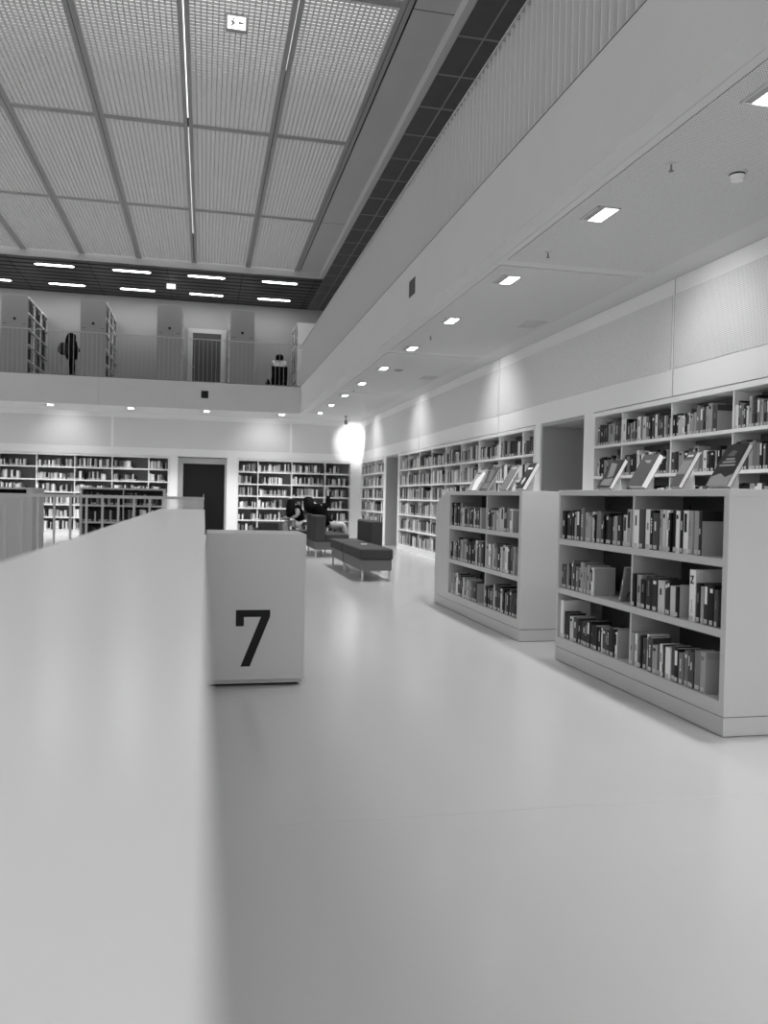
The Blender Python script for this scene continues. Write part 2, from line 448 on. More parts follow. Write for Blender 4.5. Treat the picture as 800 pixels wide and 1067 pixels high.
# --- everything too far away or too small to single out goes in one mesh
ST = MB()
def stuff_row(o, run, dep, length, fill=1.0, hmin=.19, hmax=.27, tmean=.032, d=.18, lab=True, setb=.03, dark=False):
    o = Vector(o); run = Vector(run); dep = Vector(dep); s = .006; base = rnd.uniform(hmin, hmax)
    lean = None
    while s < length*fill-.02:
        t = max(.012, rnd.gauss(tmean, tmean*.4))
        if s+t > length-.006: break
        if rnd.random() < .04: s += rnd.uniform(.03, .12); continue
        if rnd.random() < .15: base = rnd.uniform(hmin, hmax)
        h = min(hmax, max(hmin*.9, base+rnd.uniform(-.025, .025))); sb = setb+rnd.uniform(-.008, .01)
        k = rnd.choices(range(7), [40, 22, 16, 10, 6, 3, 2])[0] if dark else rnd.choices(range(7), [20, 11, 10, 12, 15, 16, 16])[0]
        p0 = o+run*s+dep*sb; p1 = o+run*(s+t)+dep*(sb+d)
        X0, X1 = sorted((p0.x, p1.x)); Y0, Y1 = sorted((p0.y, p1.y))
        ST.box(X0, X1, Y0, Y1, o.z+.0005, o.z+h, BM[k])
        if lab and rnd.random() < .8:
            q0 = o+run*(s+t*.15)+dep*(sb-.001); q1 = o+run*(s+t*.85)+dep*(sb+.001)
            a, b = sorted((q0.x, q1.x)); c, e = sorted((q0.y, q1.y))
            ST.box(a, b, c, e, o.z+.01, o.z+.045, M['label'])
        s += t+.001

# ------------------------------------------------------------------ low free-standing bookcases
def low_case(label, yn, yf, openn, openf, div, group, xd=.84, cham=False, x=2.854):
    t = thing('low_bookcase', label, 'bookcase', (x+xd/2, (yn+yf)/2, 0), group)
    c = M['case']; x1 = x+xd; zt = 1.395
    m = MB()
    m.box(x, x1, yn, openn, .113, 1.352, c)                       # near end panel
    if cham:
        m.prism([(openf, .113), (yf, .113), (yf, 1.235), (yf-.42, zt), (openf, zt)], x, x1, 'x', c)
    else: m.box(x, x1, openf, yf, .113, 1.352, c)
    m.box(x, x1, openn, openf, .113, .195, c)                     # bottom board
    m.build('carcass', t, bevel=.0025)
    MB().box(x, x1, yn, (openf if cham else yf), 1.352, zt, c).build('top_board', t, bevel=.0025)
    MB().box(x+.002, x1-.002, yn+.002, yf-.002, .004, .109, c).build('plinth', t, bevel=.002)
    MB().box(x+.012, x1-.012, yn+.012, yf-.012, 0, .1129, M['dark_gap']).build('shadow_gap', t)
    bp = MB().box(x+.40, x+.42, openn, openf, .195, 1.352, M['case_back']).build('back_panel', t)
    for za, zb in ((.553, .597), (.952, .998)): MB().box(x+.004, x+.40, openn, openf, za, zb, c).build('shelf', t)
    for za, zb in ((.195, .553), (.597, .952), (.998, 1.352)):
        MB().box(x+.03, x+.40, div-.012, div+.012, za, zb, c).build('divider', t)
    m = MB()
    for yy in (openf-.08, div-.1): m.box(x+.398, x+.4, yy-.012, yy+.012, 1.27, 1.295, M['black'])
    m.build('cable_hole', bp, org=tuple(t.location))
    return t
low_case('grey low bookcase with three shelves of books, nearest on the open floor', 4.022, 6.262, 4.07, 6.235, 5.11, 'low free-standing bookcases', xd=1.0)
low_case('grey low bookcase with a clipped top corner, standing behind the nearest one', 7.06, 9.90, 7.125, 9.307, 8.10, 'low free-standing bookcases', cham=True, xd=1.0)
SH = (('bottom shelf', .195), ('middle shelf', .597), ('top shelf', .998))
XC = 2.854
G1, G2 = 'books in the nearest low bookcase', 'books in the second low bookcase'
w1 = 'of nearest low bookcase'
def W1(s, b): return f"{s} {b}, nearest low bookcase"
book_row(XC, 6.228, 5.124, .998, W1('top shelf', 'left bay'), G1, 1.0, end=False)
book_row(XC, 5.096, 4.075, .998, W1('top shelf', 'right bay'), G1, .80)
book_row(XC, 6.228, 5.124, .597, W1('middle shelf', 'left bay'), G1, .58, hmin=.19, hmax=.235)
book_row(XC, 5.096, 4.075, .597, W1('middle shelf', 'right bay'), G1, .60, hmin=.19, hmax=.24)
book_row(XC, 6.15, 5.124, .195, W1('bottom shelf', 'left bay'), G1, .90, hmin=.18, hmax=.235)
book_row(XC, 5.096, 4.075, .195, W1('bottom shelf', 'right bay'), G1, .90, hmin=.18, hmax=.24)
# special volumes of the nearest case
book(.06, .30, .24, 6, (XC+.02, 6.195, .1955), 'tall white binder, leftmost on the bottom shelf of the nearest low bookcase', G1, title=None, mark=False)
zb = book(.062, .31, .24, 6, (XC+.03, 4.40, .5975), 'tall white volume with a black Z on its spine, nearest low bookcase', G1, mark=False)
ZP = [(-.016, .0), (.016, .0), (.016, -.008), (-.004, -.04), (.016, -.04), (.016, -.05), (-.016, -.05), (-.016, -.042), (.004, -.01), (-.016, -.01)]
zz = MB().prism([(-a, .275+b_) for a, b_ in ZP], -.0014, .0002, 'x', M['black']).build('spine_letter', org=(0, 0, 0)); zz.parent = zb
zz['label'] = 'black letter Z printed on the spine'
mm = MB()
for k in range(7): mm.box(-.0013, .0002, -.004, .004, .05+k*.012, .057+k*.012, M['signdark'])
q = mm.build('spine_text', org=(0, 0, 0)); q.parent = zb
for k, (t_, tone, h_) in enumerate(((.045, 0, .235), (.03, 4, .22), (.05, 1, .24), (.05, 0, .24), (.035, 2, .215))):
    yy = 4.36-sum((.045, .03, .05, .05, .035)[:k])-k*.001-t_/2
    book(t_, h_, .17, tone, (XC+.03, yy, .5975), f"{TONES[tone][0]} book, {ORD[k]} after the white Z volume in the nearest low bookcase", G1)
# leaning picture book
lb = book(.03, .255, .19, 3, (XC+.05, 5.31, .6018), 'grey picture book leaning sideways against the upright, middle shelf, nearest low bookcase', G1, rx=math.radians(15))
mm = MB()
pts = [(.10+.06*math.cos(a), .0+.06*math.sin(a)) for a in [i*math.pi/14 for i in range(15)]]; pin = [(.10+.052*math.cos(a), .0+.052*math.sin(a)) for a in [i*math.pi/14 for i in range(15)]]
mm.prism([(a, b_+.03) for a, b_ in pts]+[(a, b_+.03) for a, b_ in pin[::-1]], -.0158, -.0149, 'y', M['black'])
mm.box(.08, .085, -.0158, -.0149, .09, .2, BM[5])
q = mm.build('cover_print', org=(0, 0, 0)); q.parent = lb
# second case
def W2(s, b): return f"{s} {b}, low bookcase with clipped corner"
book_row(XC, 9.30, 8.113, .998, W2('top shelf', 'left bay'), G2, .97, tmean=.06)
book_row(XC, 8.087, 7.13, .998, W2('top shelf', 'right bay'), G2, .80, tmean=.06)
book_row(XC, 9.30, 8.113, .597, W2('middle shelf', 'left bay'), G2, 1.0, tmean=.06, end=False)
book_row(XC, 8.087, 7.13, .597, W2('middle shelf', 'right bay'), G2, .90, tmean=.06)
book_row(XC, 9.30, 8.113, .195, W2('bottom shelf', 'left bay'), G2, .85, tmean=.06)
book_row(XC, 8.087, 7.13, .195, W2('bottom shelf', 'right bay'), G2, 1.0, tmean=.06, end=False)
# the back sides hold books too (seen only from elsewhere)
# display books on acrylic stands, leaning back
def display(y, w, h, tk, tone, sname, label, z=1.3955, tilt=30, art=0, x=2.93):
    R = Matrix.Rotation(math.radians(tilt), 4, 'Y')
    st = thing('book_stand', "clear acrylic stand holding up the "+sname, 'book stand', (x, y, z), 'acrylic book stands')
    X = Matrix.Translation((tk+.004, 0, .006)) @ R
    m = MB(); m.box(0, .003, -.045, .045, .0, h*.75, M['acrylic'], X); m.build('back_plate', st, org=(0, 0, 0))
    m = MB(); m.box(-.004, .10, -.05, .05, 0, .003, M['acrylic']); m.build('foot', st, org=(0, 0, 0))
    m = MB(); m.prism([(tk+.016, .003), (.15, .003), (.15, .006), (tk+.012+h*.36, h*.62), (tk+.006+h*.36, h*.62)], -.003, .003, 'y', M['acrylic']); m.build('prop', st, org=(0, 0, 0))
    b = thing('book', label, 'book', (x, y, z+.0035), 'display books on the low bookcases')
    X = Matrix.Translation((.0, 0, math.sin(math.radians(tilt))*tk+.0005)) @ R
    cm = BM[tone]
    m = MB(); m.box(0, .003, -w/2, w/2, 0, h, cm, X); m.box(tk-.003, tk, -w/2, w/2, 0, h, cm, X); m.box(.003, tk-.003, w/2-.004, w/2, 0, h, cm, X)
    m.build('cover', b, org=(0, 0, 0))
    m = MB(); m.box(.003, tk-.003, -w/2+.002, w/2-.004, .003, h-.003, M['page'], X); m.build('page_block', b, org=(0, 0, 0))
    m = MB(); A = BM[(3, 6, 3, 3, 2, 1)[art % 6]]; B_ = BM[(3, 2, 0, 5, 6, 4)[art % 6]]
    e = -.0008
    if art == 0:
        m.prism([(-w*.3, h*.4), (w*.1, h*.35), (w*.4, h*.9), (-w*.1, h*.85)], e, 0, 'x', A); m.prism([(-w*.45, h*.05), (w*.4, h*.1), (w*.3, h*.3), (-w*.4, h*.33)], e, 0, 'x', B_)
    elif art == 1:
        for k in range(2): m.box(e, 0, -w*.2, w*.2-k*.03, h*(.78-k*.05), h*(.80-k*.05), M['label'])
    elif art == 2:
        m.box(e, 0, -w*.5, w*.5, h*.35, h*.75, A); m.box(e, 0, -w*.3, w*.3, h*.85, h*.9, M['label'])
    elif art == 3:
        m.prism([(-w*.5, 0), (w*.5, 0), (w*.5, h*.22), (w*.1, h*.30), (-w*.2, h*.2), (-w*.5, h*.28)], e, 0, 'x', A)
        for k, (a, b_) in enumerate(((.55, .3), (.47, .36), (.62, .2))): m.box(e, 0, -w*b_, w*b_, h*a, h*(a+.04), BM[3])
        m.prism([(-w*.1, h*.7), (w*.25, h*.72), (w*.1, h*.86), (-w*.15, h*.82)], e, 0, 'x', BM[2])
    elif art == 4:
        m.prism([(-w*.5, h*.0), (0, 0), (w*.2, h*.5), (-w*.2, h*.9), (-w*.5, h*.8)], e, 0, 'x', B_); m.box(e, 0, .0, w*.4, h*.8, h*.86, BM[0])
    else:
        m.cyl((0, 0), .03, 0, .001, BM[5], 10); m.v = [(-.0008+p[2]*.8, p[0], h*.3+p[1]*1.3) for p in m.v]
        m.box(e, 0, -w*.35, w*.35, h*.75, h*.82, BM[6])
    m.v = [tuple(X @ Vector(p)) for p in m.v]
    m.build('cover_print', b, org=(0, 0, 0))
display(5.65, .20, .245, .032, 1, 'dark leftmost display book', 'dark picture-cover book, leftmost display on the nearest low bookcase', art=0)
display(5.195, .20, .262, .045, 2, 'plain book with small pale title', 'plain dark grey display book with a small pale title', art=1)
display(4.70, .10, .262, .030, 2, 'narrow edge-on display book', 'narrow display book seen nearly edge-on between two larger ones', art=2)
display(4.26, .20, .288, .030, 0, 'large black display book', 'large black display book with cloudy cover, beside the corner of the low bookcase', art=3)
display(8.75, .30, .27, .018, 4, 'pale-cover display book', 'pale-cover display book, leftmost on the clipped-corner bookcase', art=4)
display(8.36, .26, .29, .018, 2, 'dark mottled display book', 'dark mottled display book overlapping the pale one', art=0)
display(7.78, .20, .29, .02, 3, 'grey middle display book', 'grey display book in the middle of the clipped-corner bookcase top', art=2)
display(7.33, .17, .285, .04, 1, 'dark book with round figure', 'dark display book with round figure, by the passage end', art=5)

# ------------------------------------------------------------------ built-in bookcases of the right wall
ZR = (.147, .535, .912, 1.285, 1.634, 2.022)
def wall_case(label, y0, y1, divs, group='built-in wall bookcases'):
    t = thing('wall_bookcase', label, 'bookcase', (XW+.16, (y0+y1)/2, 0), group)
    s = M['shelf_white']; xa, xb = XW-.006, XW+.34; e = .04
    m = MB(); m.box(xa, xb, y0, y0+e, .12, 2.44, s); m.box(xa, xb, y1-e, y1, .12, 2.44, s); m.box(xa, xb, y0+e, y1-e, 2.385, 2.44, s)
    m.build('carcass', t, bevel=.002)
    MB().box(xa+.004, xb, y0+.002, y1-.002, 0, .117, s).build('plinth', t)
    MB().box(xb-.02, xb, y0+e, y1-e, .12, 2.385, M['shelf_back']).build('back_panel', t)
    for z in ZR: MB().box(xa+.004, xb-.02, y0+e, y1-e, z-.035, z, s).build('shelf', t)
    tops = list(ZR[1:])+[2.42]
    for dv in divs:
        m = MB()
        for z, zt in zip(ZR, tops): m.box(xa+.03, xb-.02, dv-.011, dv+.011, z, zt-.035, s)
        m.build('divider', t)
    return [y0+e]+[d_ for d_ in divs]+[y1-e]
bB = wall_case('white built-in bookcase nearest in the side wall, behind the nearest low bookcase', 1.95, 9.64, [2.64, 3.69, 4.74, 5.80, 6.85, 7.90, 8.96])
bA = wall_case('long white built-in bookcase in the side wall between the two passages', 11.54, 20.31, [12.09, 13.14, 14.19, 15.24, 16.29, 17.34, 18.39, 19.44])
bC = wall_case('short white built-in bookcase in the side wall by the far corner', 22.10, 25.45, [22.5, 23.55, 24.6])
GB = 'books in the nearest wall bookcase'
def bays(b): return [(b[i+1]-.013, b[i]+.013) for i in range(len(b)-1)]   # (far, near)
bb = bays(bB)[::-1]     # far bay first
bn = ('first bay', 'second bay', 'third bay', 'fourth bay')
fillB = {(0, 5): 1.0, (1, 5): 1.0, (2, 5): .8, (3, 5): 1.0, (0, 4): 1.0, (1, 4): 1.0, (2, 4): .9, (3, 4): 1.0}
for r, nm in ((5, 'top row'), (4, 'second row')):
    for k in range(4):
        book_row(XW, bb[k][0], bb[k][1], ZR[r], f"{nm} {bn[k]} of nearest wall bookcase", GB, fillB[(k, r)], hmin=.20, hmax=.285, tmean=.05, parts=True)
for r in (0, 1, 2, 3):
    for k in range(0, 5): stuff_row((XW, bb[k][0], ZR[r]), (0, -1, 0), (1, 0, 0), bb[k][0]-bb[k][1], rnd.uniform(.85, 1), tmean=.045)
for r in (4, 5): stuff_row((XW, bb[4][0], ZR[r]), (0, -1, 0), (1, 0, 0), bb[4][0]-bb[4][1], .9)
GA = 'books in the long wall bookcase'
aa = bays(bA)
for r in range(6):
    for k, (f_, n_) in enumerate(aa):
        if False:
            book_row(XW, f_, n_, ZR[r], f"{('second row','top row')[r-4]} {('end bay by passage','second bay from passage','third bay from passage')[k]}, long wall bookcase", GA, rnd.uniform(.93, 1), hmin=.21, hmax=.285, tmean=.05, end=False, parts=False)
        else: stuff_row((XW, f_, ZR[r]), (0, -1, 0), (1, 0, 0), f_-n_, rnd.uniform(.92, 1), hmin=.2, hmax=.285, tmean=.042)
for r in range(6):
    for f_, n_ in bays(bC): stuff_row((XW, f_, ZR[r]), (0, -1, 0), (1, 0, 0), f_-n_, rnd.uniform(.9, 1), hmin=.2, hmax=.285, tmean=.042)

# ------------------------------------------------------------------ built-in bookcases of the rear wall
ZRR = (.16, .535, .912, 1.285, 1.655, 2.03)
def rear_case(label, x0, x1, divs):
    t = thing('wall_bookcase', label, 'bookcase', ((x0+x1)/2, YR+.16, 0), 'built-in wall bookcases')
    s = M['shelf_white']; ya, yb = YR-.006, YR+.34; e = .035
    m = MB(); m.box(x0, x0+e, ya, yb, .12, 2.415, s); m.box(x1-e, x1, ya, yb, .12, 2.415, s); m.box(x0+e, x1-e, ya, yb, 2.365, 2.415, s)
    m.build('carcass', t, bevel=.002)
    MB().box(x0+.002, x1-.002, ya+.004, yb, 0, .117, s).build('plinth', t)
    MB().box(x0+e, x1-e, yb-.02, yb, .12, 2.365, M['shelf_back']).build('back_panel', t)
    for z in ZRR: MB().box(x0+e, x1-e, ya+.004, yb-.02, z-.035, z, s).build('shelf', t)
    tops = list(ZRR[1:])+[2.40]
    for dv in divs:
        m = MB()
        for z, zt in zip(ZRR, tops): m.box(dv-.013, dv+.013, ya+.02, yb-.02, z, zt-.035, s)
        m.build('divider', t)
    return [x0+e]+divs+[x1-e]
rl = rear_case('wide white bookcase in the rear wall behind the grey railing', -9.0, -1.06, [-7.98, -6.93, -5.88, -4.83, -3.77, -2.71, -1.66])
rr = rear_case('white bookcase in the rear wall between the dark door and the corner', .985, 4.555, [1.62, 2.67, 3.72])
for b, hi in ((rl, 1), (rr, 1)):
    for r in range(6):
        for i in range(len(b)-1):
            L_ = b[i+1]-b[i]-.026; f = rnd.choice((.55, .62, .7, .8, .85, .92, .97))
            if b is rr and r == 0: f = .8 if i == 0 else (.0 if i == 1 else .5)
            stuff_row((b[i]+.013, YR, ZRR[r]), (1, 0, 0), (0, 1, 0), L_, f, hmin=.17, hmax=.265, tmean=.04)
            if f and rnd.random() < .8:
                xx = b[i]+.013+L_*f+.006; ST.box(xx, xx+.004, YR+.04, YR+.2, ZRR[r]+.0005, ZRR[r]+.19, M['plate'])

# ------------------------------------------------------------------ low cases behind the railing (far left)
t = thing('low_bookcase', 'grey low bookcase seen through the railing bars, in front of the rear bookcase', 'bookcase', (-1.87, 20.7, 0), 'low free-standing bookcases')
c = M['case']; xa, xb, ya, yb = -2.88, -.93, 20.4, 21.2
m = MB(); m.box(xa, xa+.06, ya, yb, .11, 1.36, c); m.box(xb-.05, xb, ya, yb, .11, 1.36, c); m.box(xa+.06, xb-.05, ya, yb, .11, .195, c); m.build('carcass', t, bevel=.003)
MB().box(xa, xb, ya, yb, 1.36, 1.405, c).build('top_board', t)
MB().box(xa+.01, xb-.01, ya+.01, yb-.01, 0, .11, c).build('plinth', t)
MB().box(xa+.06, xb-.05, ya+.40, ya+.42, .195, 1.36, M['case_back']).build('back_panel', t)
for z in (.597, .998): MB().box(xa+.06, xb-.05, ya+.004, ya+.40, z-.045, z, c).build('shelf', t)
for za, zb_ in ((.195, .552), (.597, .953), (.998, 1.36)): MB().box(-1.905, -1.88, ya+.02, ya+.40, za, zb_, c).build('divider', t)
for z in (.195, .597, .998):
    for u, v in ((xa+.07, -1.91), (-1.875, xb-.06)): stuff_row((u, ya, z), (1, 0, 0), (0, 1, 0), v-u, .99, tmean=.045, hmin=.24, hmax=.3, dark=True)
t = thing('low_cabinet', 'grey closed low cabinet behind the railing at the frame edge', 'cabinet', (-3.4, 12.4, 0))
xa, xb, ya, yb = -4.6, -2.30, 12.0, 12.8
m = MB(); m.box(xa, xb-.08, ya, yb, .02, 1.245, M['case']); m.build('carcass', t, bevel=.004)
MB().box(xb-.08, xb, ya-.03, yb, 0, 1.335, M['case']).build('end_panel', t, bevel=.004)
MB().box(xa, xb-.08, ya+.08, yb, 1.245, 1.31, M['dark_gap']).build('recess', t)
MB().box(xa, xb-.08, ya-.02, yb, 1.31, 1.338, M['case']).build('top_board', t, bevel=.004)

# ------------------------------------------------------------------ tall bookcases of the upper rear gallery
def tall_case(label, x0, x1, y0, y1, endm, sides=(1, -1)):
    t = thing('tall_bookcase', label, 'bookcase', ((x0+x1)/2, (y0+y1)/2, ZF), 'tall bookcases on the upper gallery')
    zt = 6.75; c = M['case']; cx = (x0+x1)/2
    MB().box(x0, x1, y0, y0+.04, ZF, zt, endm).build('end_panel', t, bevel=.003)
    MB().box(x0, x1, y1-.04, y1, ZF, zt, c).build('end_panel', t)
    MB().box(x0, x1, y0+.04, y1-.04, zt-.04, zt, M['shelf_white']).build('top_board', t)
    MB().box(cx-.01, cx+.01, y0+.04, y1-.04, ZF, zt-.04, M['shelf_back']).build('back_panel', t)
    zs = [ZF+.1+.44*k for k in range(5)]
    for z in zs:
        MB().box(x0, x1, y0+.04, y1-.04, z-.03, z, M['shelf_white']).build('shelf', t)
    yd = [y0+.04+(y1-y0-.08)*k/3 for k in (1, 2)]
    for y in yd:
        m = MB()
        for z in zs: m.box(x0+.005, x1-.005, y-.011, y+.011, z, z+.40, M['shelf_white'])
        m.build('divider', t)
    m = MB().box(cx-.035, cx+.035, y0-.006, y0, 6.06, 6.13, M['black']); m.build('sign_plate', t)
    m = MB().box(x0+.05, x0+.14, y0-.002, y0, 5.95, 5.962, M['black']); m.box(x1-.14, x1-.05, y0-.002, y0, 5.95, 5.962, M['black']); m.build('sign_slot', t)
    ys = [y0+.04]+yd+[y1-.04]
    for z in zs:
        for i in range(3):
            L_ = ys[i+1]-ys[i]-.024
            for sd in sides:
                stuff_row(((x1 if sd > 0 else x0), ys[i]+.012, z), (0, 1, 0), (-sd, 0, 0), L_, rnd.uniform(.9, 1), hmin=.26, hmax=.36, tmean=.05, d=.22, lab=False, dark=True)
E1 = mat('upper_case_paint', .30, .5, .3)
for x0, nm in ((-7.717, 'beyond the frame edge'), (-5.617, 'at the frame edge, before the standing person'), (-3.527, 'just behind the standing person'), (-1.42, 'beside the upper door on its hinge side'), (.665, 'between the upper door and the seated person')):
    tall_case(f"tall grey bookcase end on the upper gallery, {nm}", x0, x0+.70, 24.6, 27.55, E1)
tall_case('tall bookcase with white end panel behind the upper gallery corner', 2.76, 3.5, 25.7, 27.55, M['shelf_white'], (-1,))
ST.build('books')
o = bpy.data.objects['books']; o['kind'] = 'stuff'; tag(o, 'small distant books filling the far wall shelves', 'books')

# upper door
d = thing('door_2', 'dark grey door in a pale frame on the upper gallery', 'door', (0, YU, ZF)); d['kind'] = 'structure'
m = MB(); f = M['upwall']
m.box(-.614, -.46, YU-.05, YU, ZF, 6.72, M['trim']); m.box(.45, .62, YU-.05, YU, ZF, 6.72, M['trim']); m.box(-.46, .45, YU-.05, YU, 6.58, 6.72, M['trim']); m.build('door_frame', d, bevel=.004)
leaf = MB().box(-.46, .45, YU-.03, YU-.005, ZF, 6.58, M['doorup']).build('door_leaf', d)
m = MB().box(-.40, -.385, YU-.09, YU-.03, 5.45, 5.47, M['metal']); m.box(-.53, -.385, YU-.10, YU-.085, 5.45, 5.47, M['metal']); m.build('door_handle', leaf, org=tuple(d.location))

# ------------------------------------------------------------------ lights
def downlight(x, y, label, lamp_on=True, alongx=False):
    t = thing('downlight', label, 'ceiling light', (x, y, ZS-.006), 'recessed ceiling downlights')
    a, b = (.19, .15) if alongx else (.10, .17)
    if alongx: a, b = .13, .10
    m = MB(); z0, z1 = -.012, 0
    for q in ((-a, a, -b, -b+.012), (-a, a, b-.012, b), (-a, -a+.012, -b, b), (a-.012, a, -b, b)): m.box(q[0], q[1], q[2], q[3], z0, z1, M['trim'])
    m.build('frame', t, org=(0, 0, 0))
    MB().box(-a+.012, -a*.25, -b+.012, b-.012, -.006, -.002, M['frame']).build('reflector', t, org=(0, 0, 0))
    MB().box(-a*.25, a-.012, -b+.012, b-.012, -.007, -.002, M['lamp']).build('diffuser', t, org=(0, 0, 0))
    s = lamp('SPOT', 'lamp', (x, y, ZS-.05), E_DOWN, spot_size=math.radians(100), spot_blend=.8, shadow_soft_size=.08, aim=(x, y, 0))
    if alongx: s.data.energy *= 1.5
    elif y > 13: s.data.energy *= 1.35
    s.parent = t; s.location = (0, 0, -.045)
    return t
E_DOWN = 185
for k in range(-3, 10):
    y = 4.15+2.12*k
    lab = {0: 'recessed downlight cut by the frame edge, nearest in the low ceiling'}.get(k, f"recessed downlight in the low ceiling, {ORD[max(k,0)]} of the row away from the viewer" if k > 0 else 'recessed downlight behind the viewer in the low ceiling row')
    downlight(3.16, y, lab)
for k, x in enumerate((-8.58, -6.43, -4.28, -2.13, -.02, 2.15)):
    downlight(x, 24.25, ('recessed downlight outside the frame under the rear gallery',)*2 and f"recessed downlight under the rear gallery, {ORD[5-k]} from the corner", alongx=True)
for k, x in enumerate((-8.4, -6.3, -4.2, -2.13, -.05, 2.07)):
    for j, y in enumerate((24.35, 26.5)):
        t = thing('linear_light', f"long bright slot light in the dark slatted ceiling, {('front','back')[j]} row, {ORD[5-k]} from the corner", 'ceiling light', (x, y, ZU), 'slot lights in the slatted ceiling')
        pts = []
        for i in range(9): a = -math.pi/2+math.pi*i/8; pts.append((.44+.08*math.cos(a), .08*math.sin(a)))
        for i in range(9): a = math.pi/2+math.pi*i/8; pts.append((-.44+.08*math.cos(a), .08*math.sin(a)))
        MB().prism(pts, -.012, -.002, 'z', M['strip']).build('diffuser', t, org=(0, 0, 0))
        MB().prism([(p_[0]*1.02, p_[1]*1.15) for p_ in pts], -.008, .0, 'z', M['slat_gap']).build('housing', t, org=(0, 0, 0))
        s = lamp('AREA', 'lamp', (0, 0, -.02), 9, shape='RECTANGLE', size=1.0, size_y=.12); s.parent = t
# right gallery upstairs keeps a little light of its own
for k in range(6):
    lamp('AREA', 'gallery_lamp', (6.0, 1+4.4*k, ZU-.05), 14, shape='RECTANGLE', size=1.0, size_y=.2)
# wall washers above the bookcases
for y in (2.3, 7.0, 13.0, 18.3, 23.2):
    lamp('SPOT', 'wall_washer', (3.6, y, ZS-.06), 30 if y < 10 else 42, spot_size=math.radians(98), spot_blend=1.0, shadow_soft_size=.04, aim=(XW, y, 2.6))
for x in (-9.0, -4.0, 1.8):
    lamp('SPOT', 'wall_washer', (x, 24.4, ZS-.06), 26, spot_size=math.radians(98), spot_blend=1.0, shadow_soft_size=.04, aim=(x, YR, 2.65))
# track spot in the far corner
t = thing('spotlight', 'small dark spotlight hanging under the ceiling in the far corner', 'spotlight', (4.05, 23.9, ZS))
MB().cyl((4.05, 23.9), .05, ZS-.03, ZS, M['signdark'], 12).build('mount', t)
MB().cyl((4.05, 23.9), .012, ZS-.14, ZS-.03, M['signdark'], 8).build('stem', t)
MB().cyl((4.05, 23.9), .055, ZS-.24, ZS-.12, M['signdark'], 14, r2=.045).build('head', t)
lamp('SPOT', 'corner_spot', (4.2, 24.2, ZS-.26), 110, spot_size=math.radians(60), spot_blend=.9, shadow_soft_size=.05, aim=(4.62, YR, 3.02))

# ceiling fittings
t = thing('smoke_detector', 'round white smoke detector on the perforated ceiling beside the nearest downlight', 'smoke detector', (3.69, 5.22, ZS-.006))
MB().cyl((0, 0), .065, -.018, 0, M['soffit'], 24, r2=.07).build('base', t, org=(0, 0, 0))
MB().cyl((0, 0), .056, -.030, -.018, M['black'], 24).build('vent_ring', t, org=(0, 0, 0))
MB().cyl((0, 0), .042, -.065, -.030, M['white'], 24, r2=.055).build('cap', t, org=(0, 0, 0))
for k, (x, y, lb_) in enumerate(((3.165, 5.22, 'small sprinkler head between the two nearest downlights'), (3.18, 7.36, 'small sprinkler head beyond the second downlight'), (3.2, 11.6, 'small sprinkler head farther along the downlight row'), (3.2, 17.9, 'tiny sprinkler head near the rear end of the low ceiling'))):
    t = thing('sprinkler', lb_, 'sprinkler', (x, y, ZS-.006), 'ceiling sprinklers')
    MB().cyl((0, 0), .03, -.006, 0, M['soffit'], 14).build('escutcheon', t, org=(0, 0, 0))
    MB().cyl((0, 0), .007, -.05, -.006, M['signdark'], 8).build('body', t, org=(0, 0, 0))
    MB().cyl((0, 0), .018, -.055, -.05, M['signdark'], 10).build('deflector', t, org=(0, 0, 0))
for k, (x, y, lb_) in enumerate(((4.28, 10.4, 'unlit flush ceiling grille above the passage'), (4.28, 15.6, 'unlit flush ceiling grille farther along the side wall'))):
    t = thing('ceiling_grille', lb_, 'ceiling grille', (x, y, ZS-.006), 'flush ceiling grilles')
    m = MB(); a, b = .15, .22
    for q in ((-a, a, -b, -b+.015), (-a, a, b-.015, b), (-a, -a+.015, -b, b), (a-.015, a, -b, b)): m.box(*q, -.006, 0, M['soffit'])
    m.build('frame', t, org=(0, 0, 0))
    m = MB()
    for i in range(8): m.box(-a+.015, a-.015, -b+.03+i*.05, -b+.05+i*.05, -.004, 0, M['margin'])
    m.build('louvre', t, org=(0, 0, 0))
t = thing('speaker', 'dark round ceiling speaker near the far end of the low ceiling', 'speaker', (3.49, 14.84, ZS-.006))
MB().cyl((0, 0), .09, -.015, 0, M['soffit'], 20).build('frame', t, org=(0, 0, 0)); MB().cyl((0, 0), .075, -.02, -.015, M['signdark'], 20).build('grille', t, org=(0, 0, 0))
# square black openings in the slab edges
o = MB().box(-.14, .06, YG-.004, YG+.002, 4.02, 4.23, M['black']).build('wall_box', org=(-.04, YG, 4.12)); tag(o, 'black square opening in the rear gallery slab edge', 'wall box', 'black square slab edge openings')
o = MB().box(XG-.004, XG+.002, 10.5, 10.82, 4.02, 4.24, M['black']).build('wall_box', org=(XG, 10.66, 4.12)); tag(o, 'black square opening in the long side slab edge', 'wall box', 'black square slab edge openings')
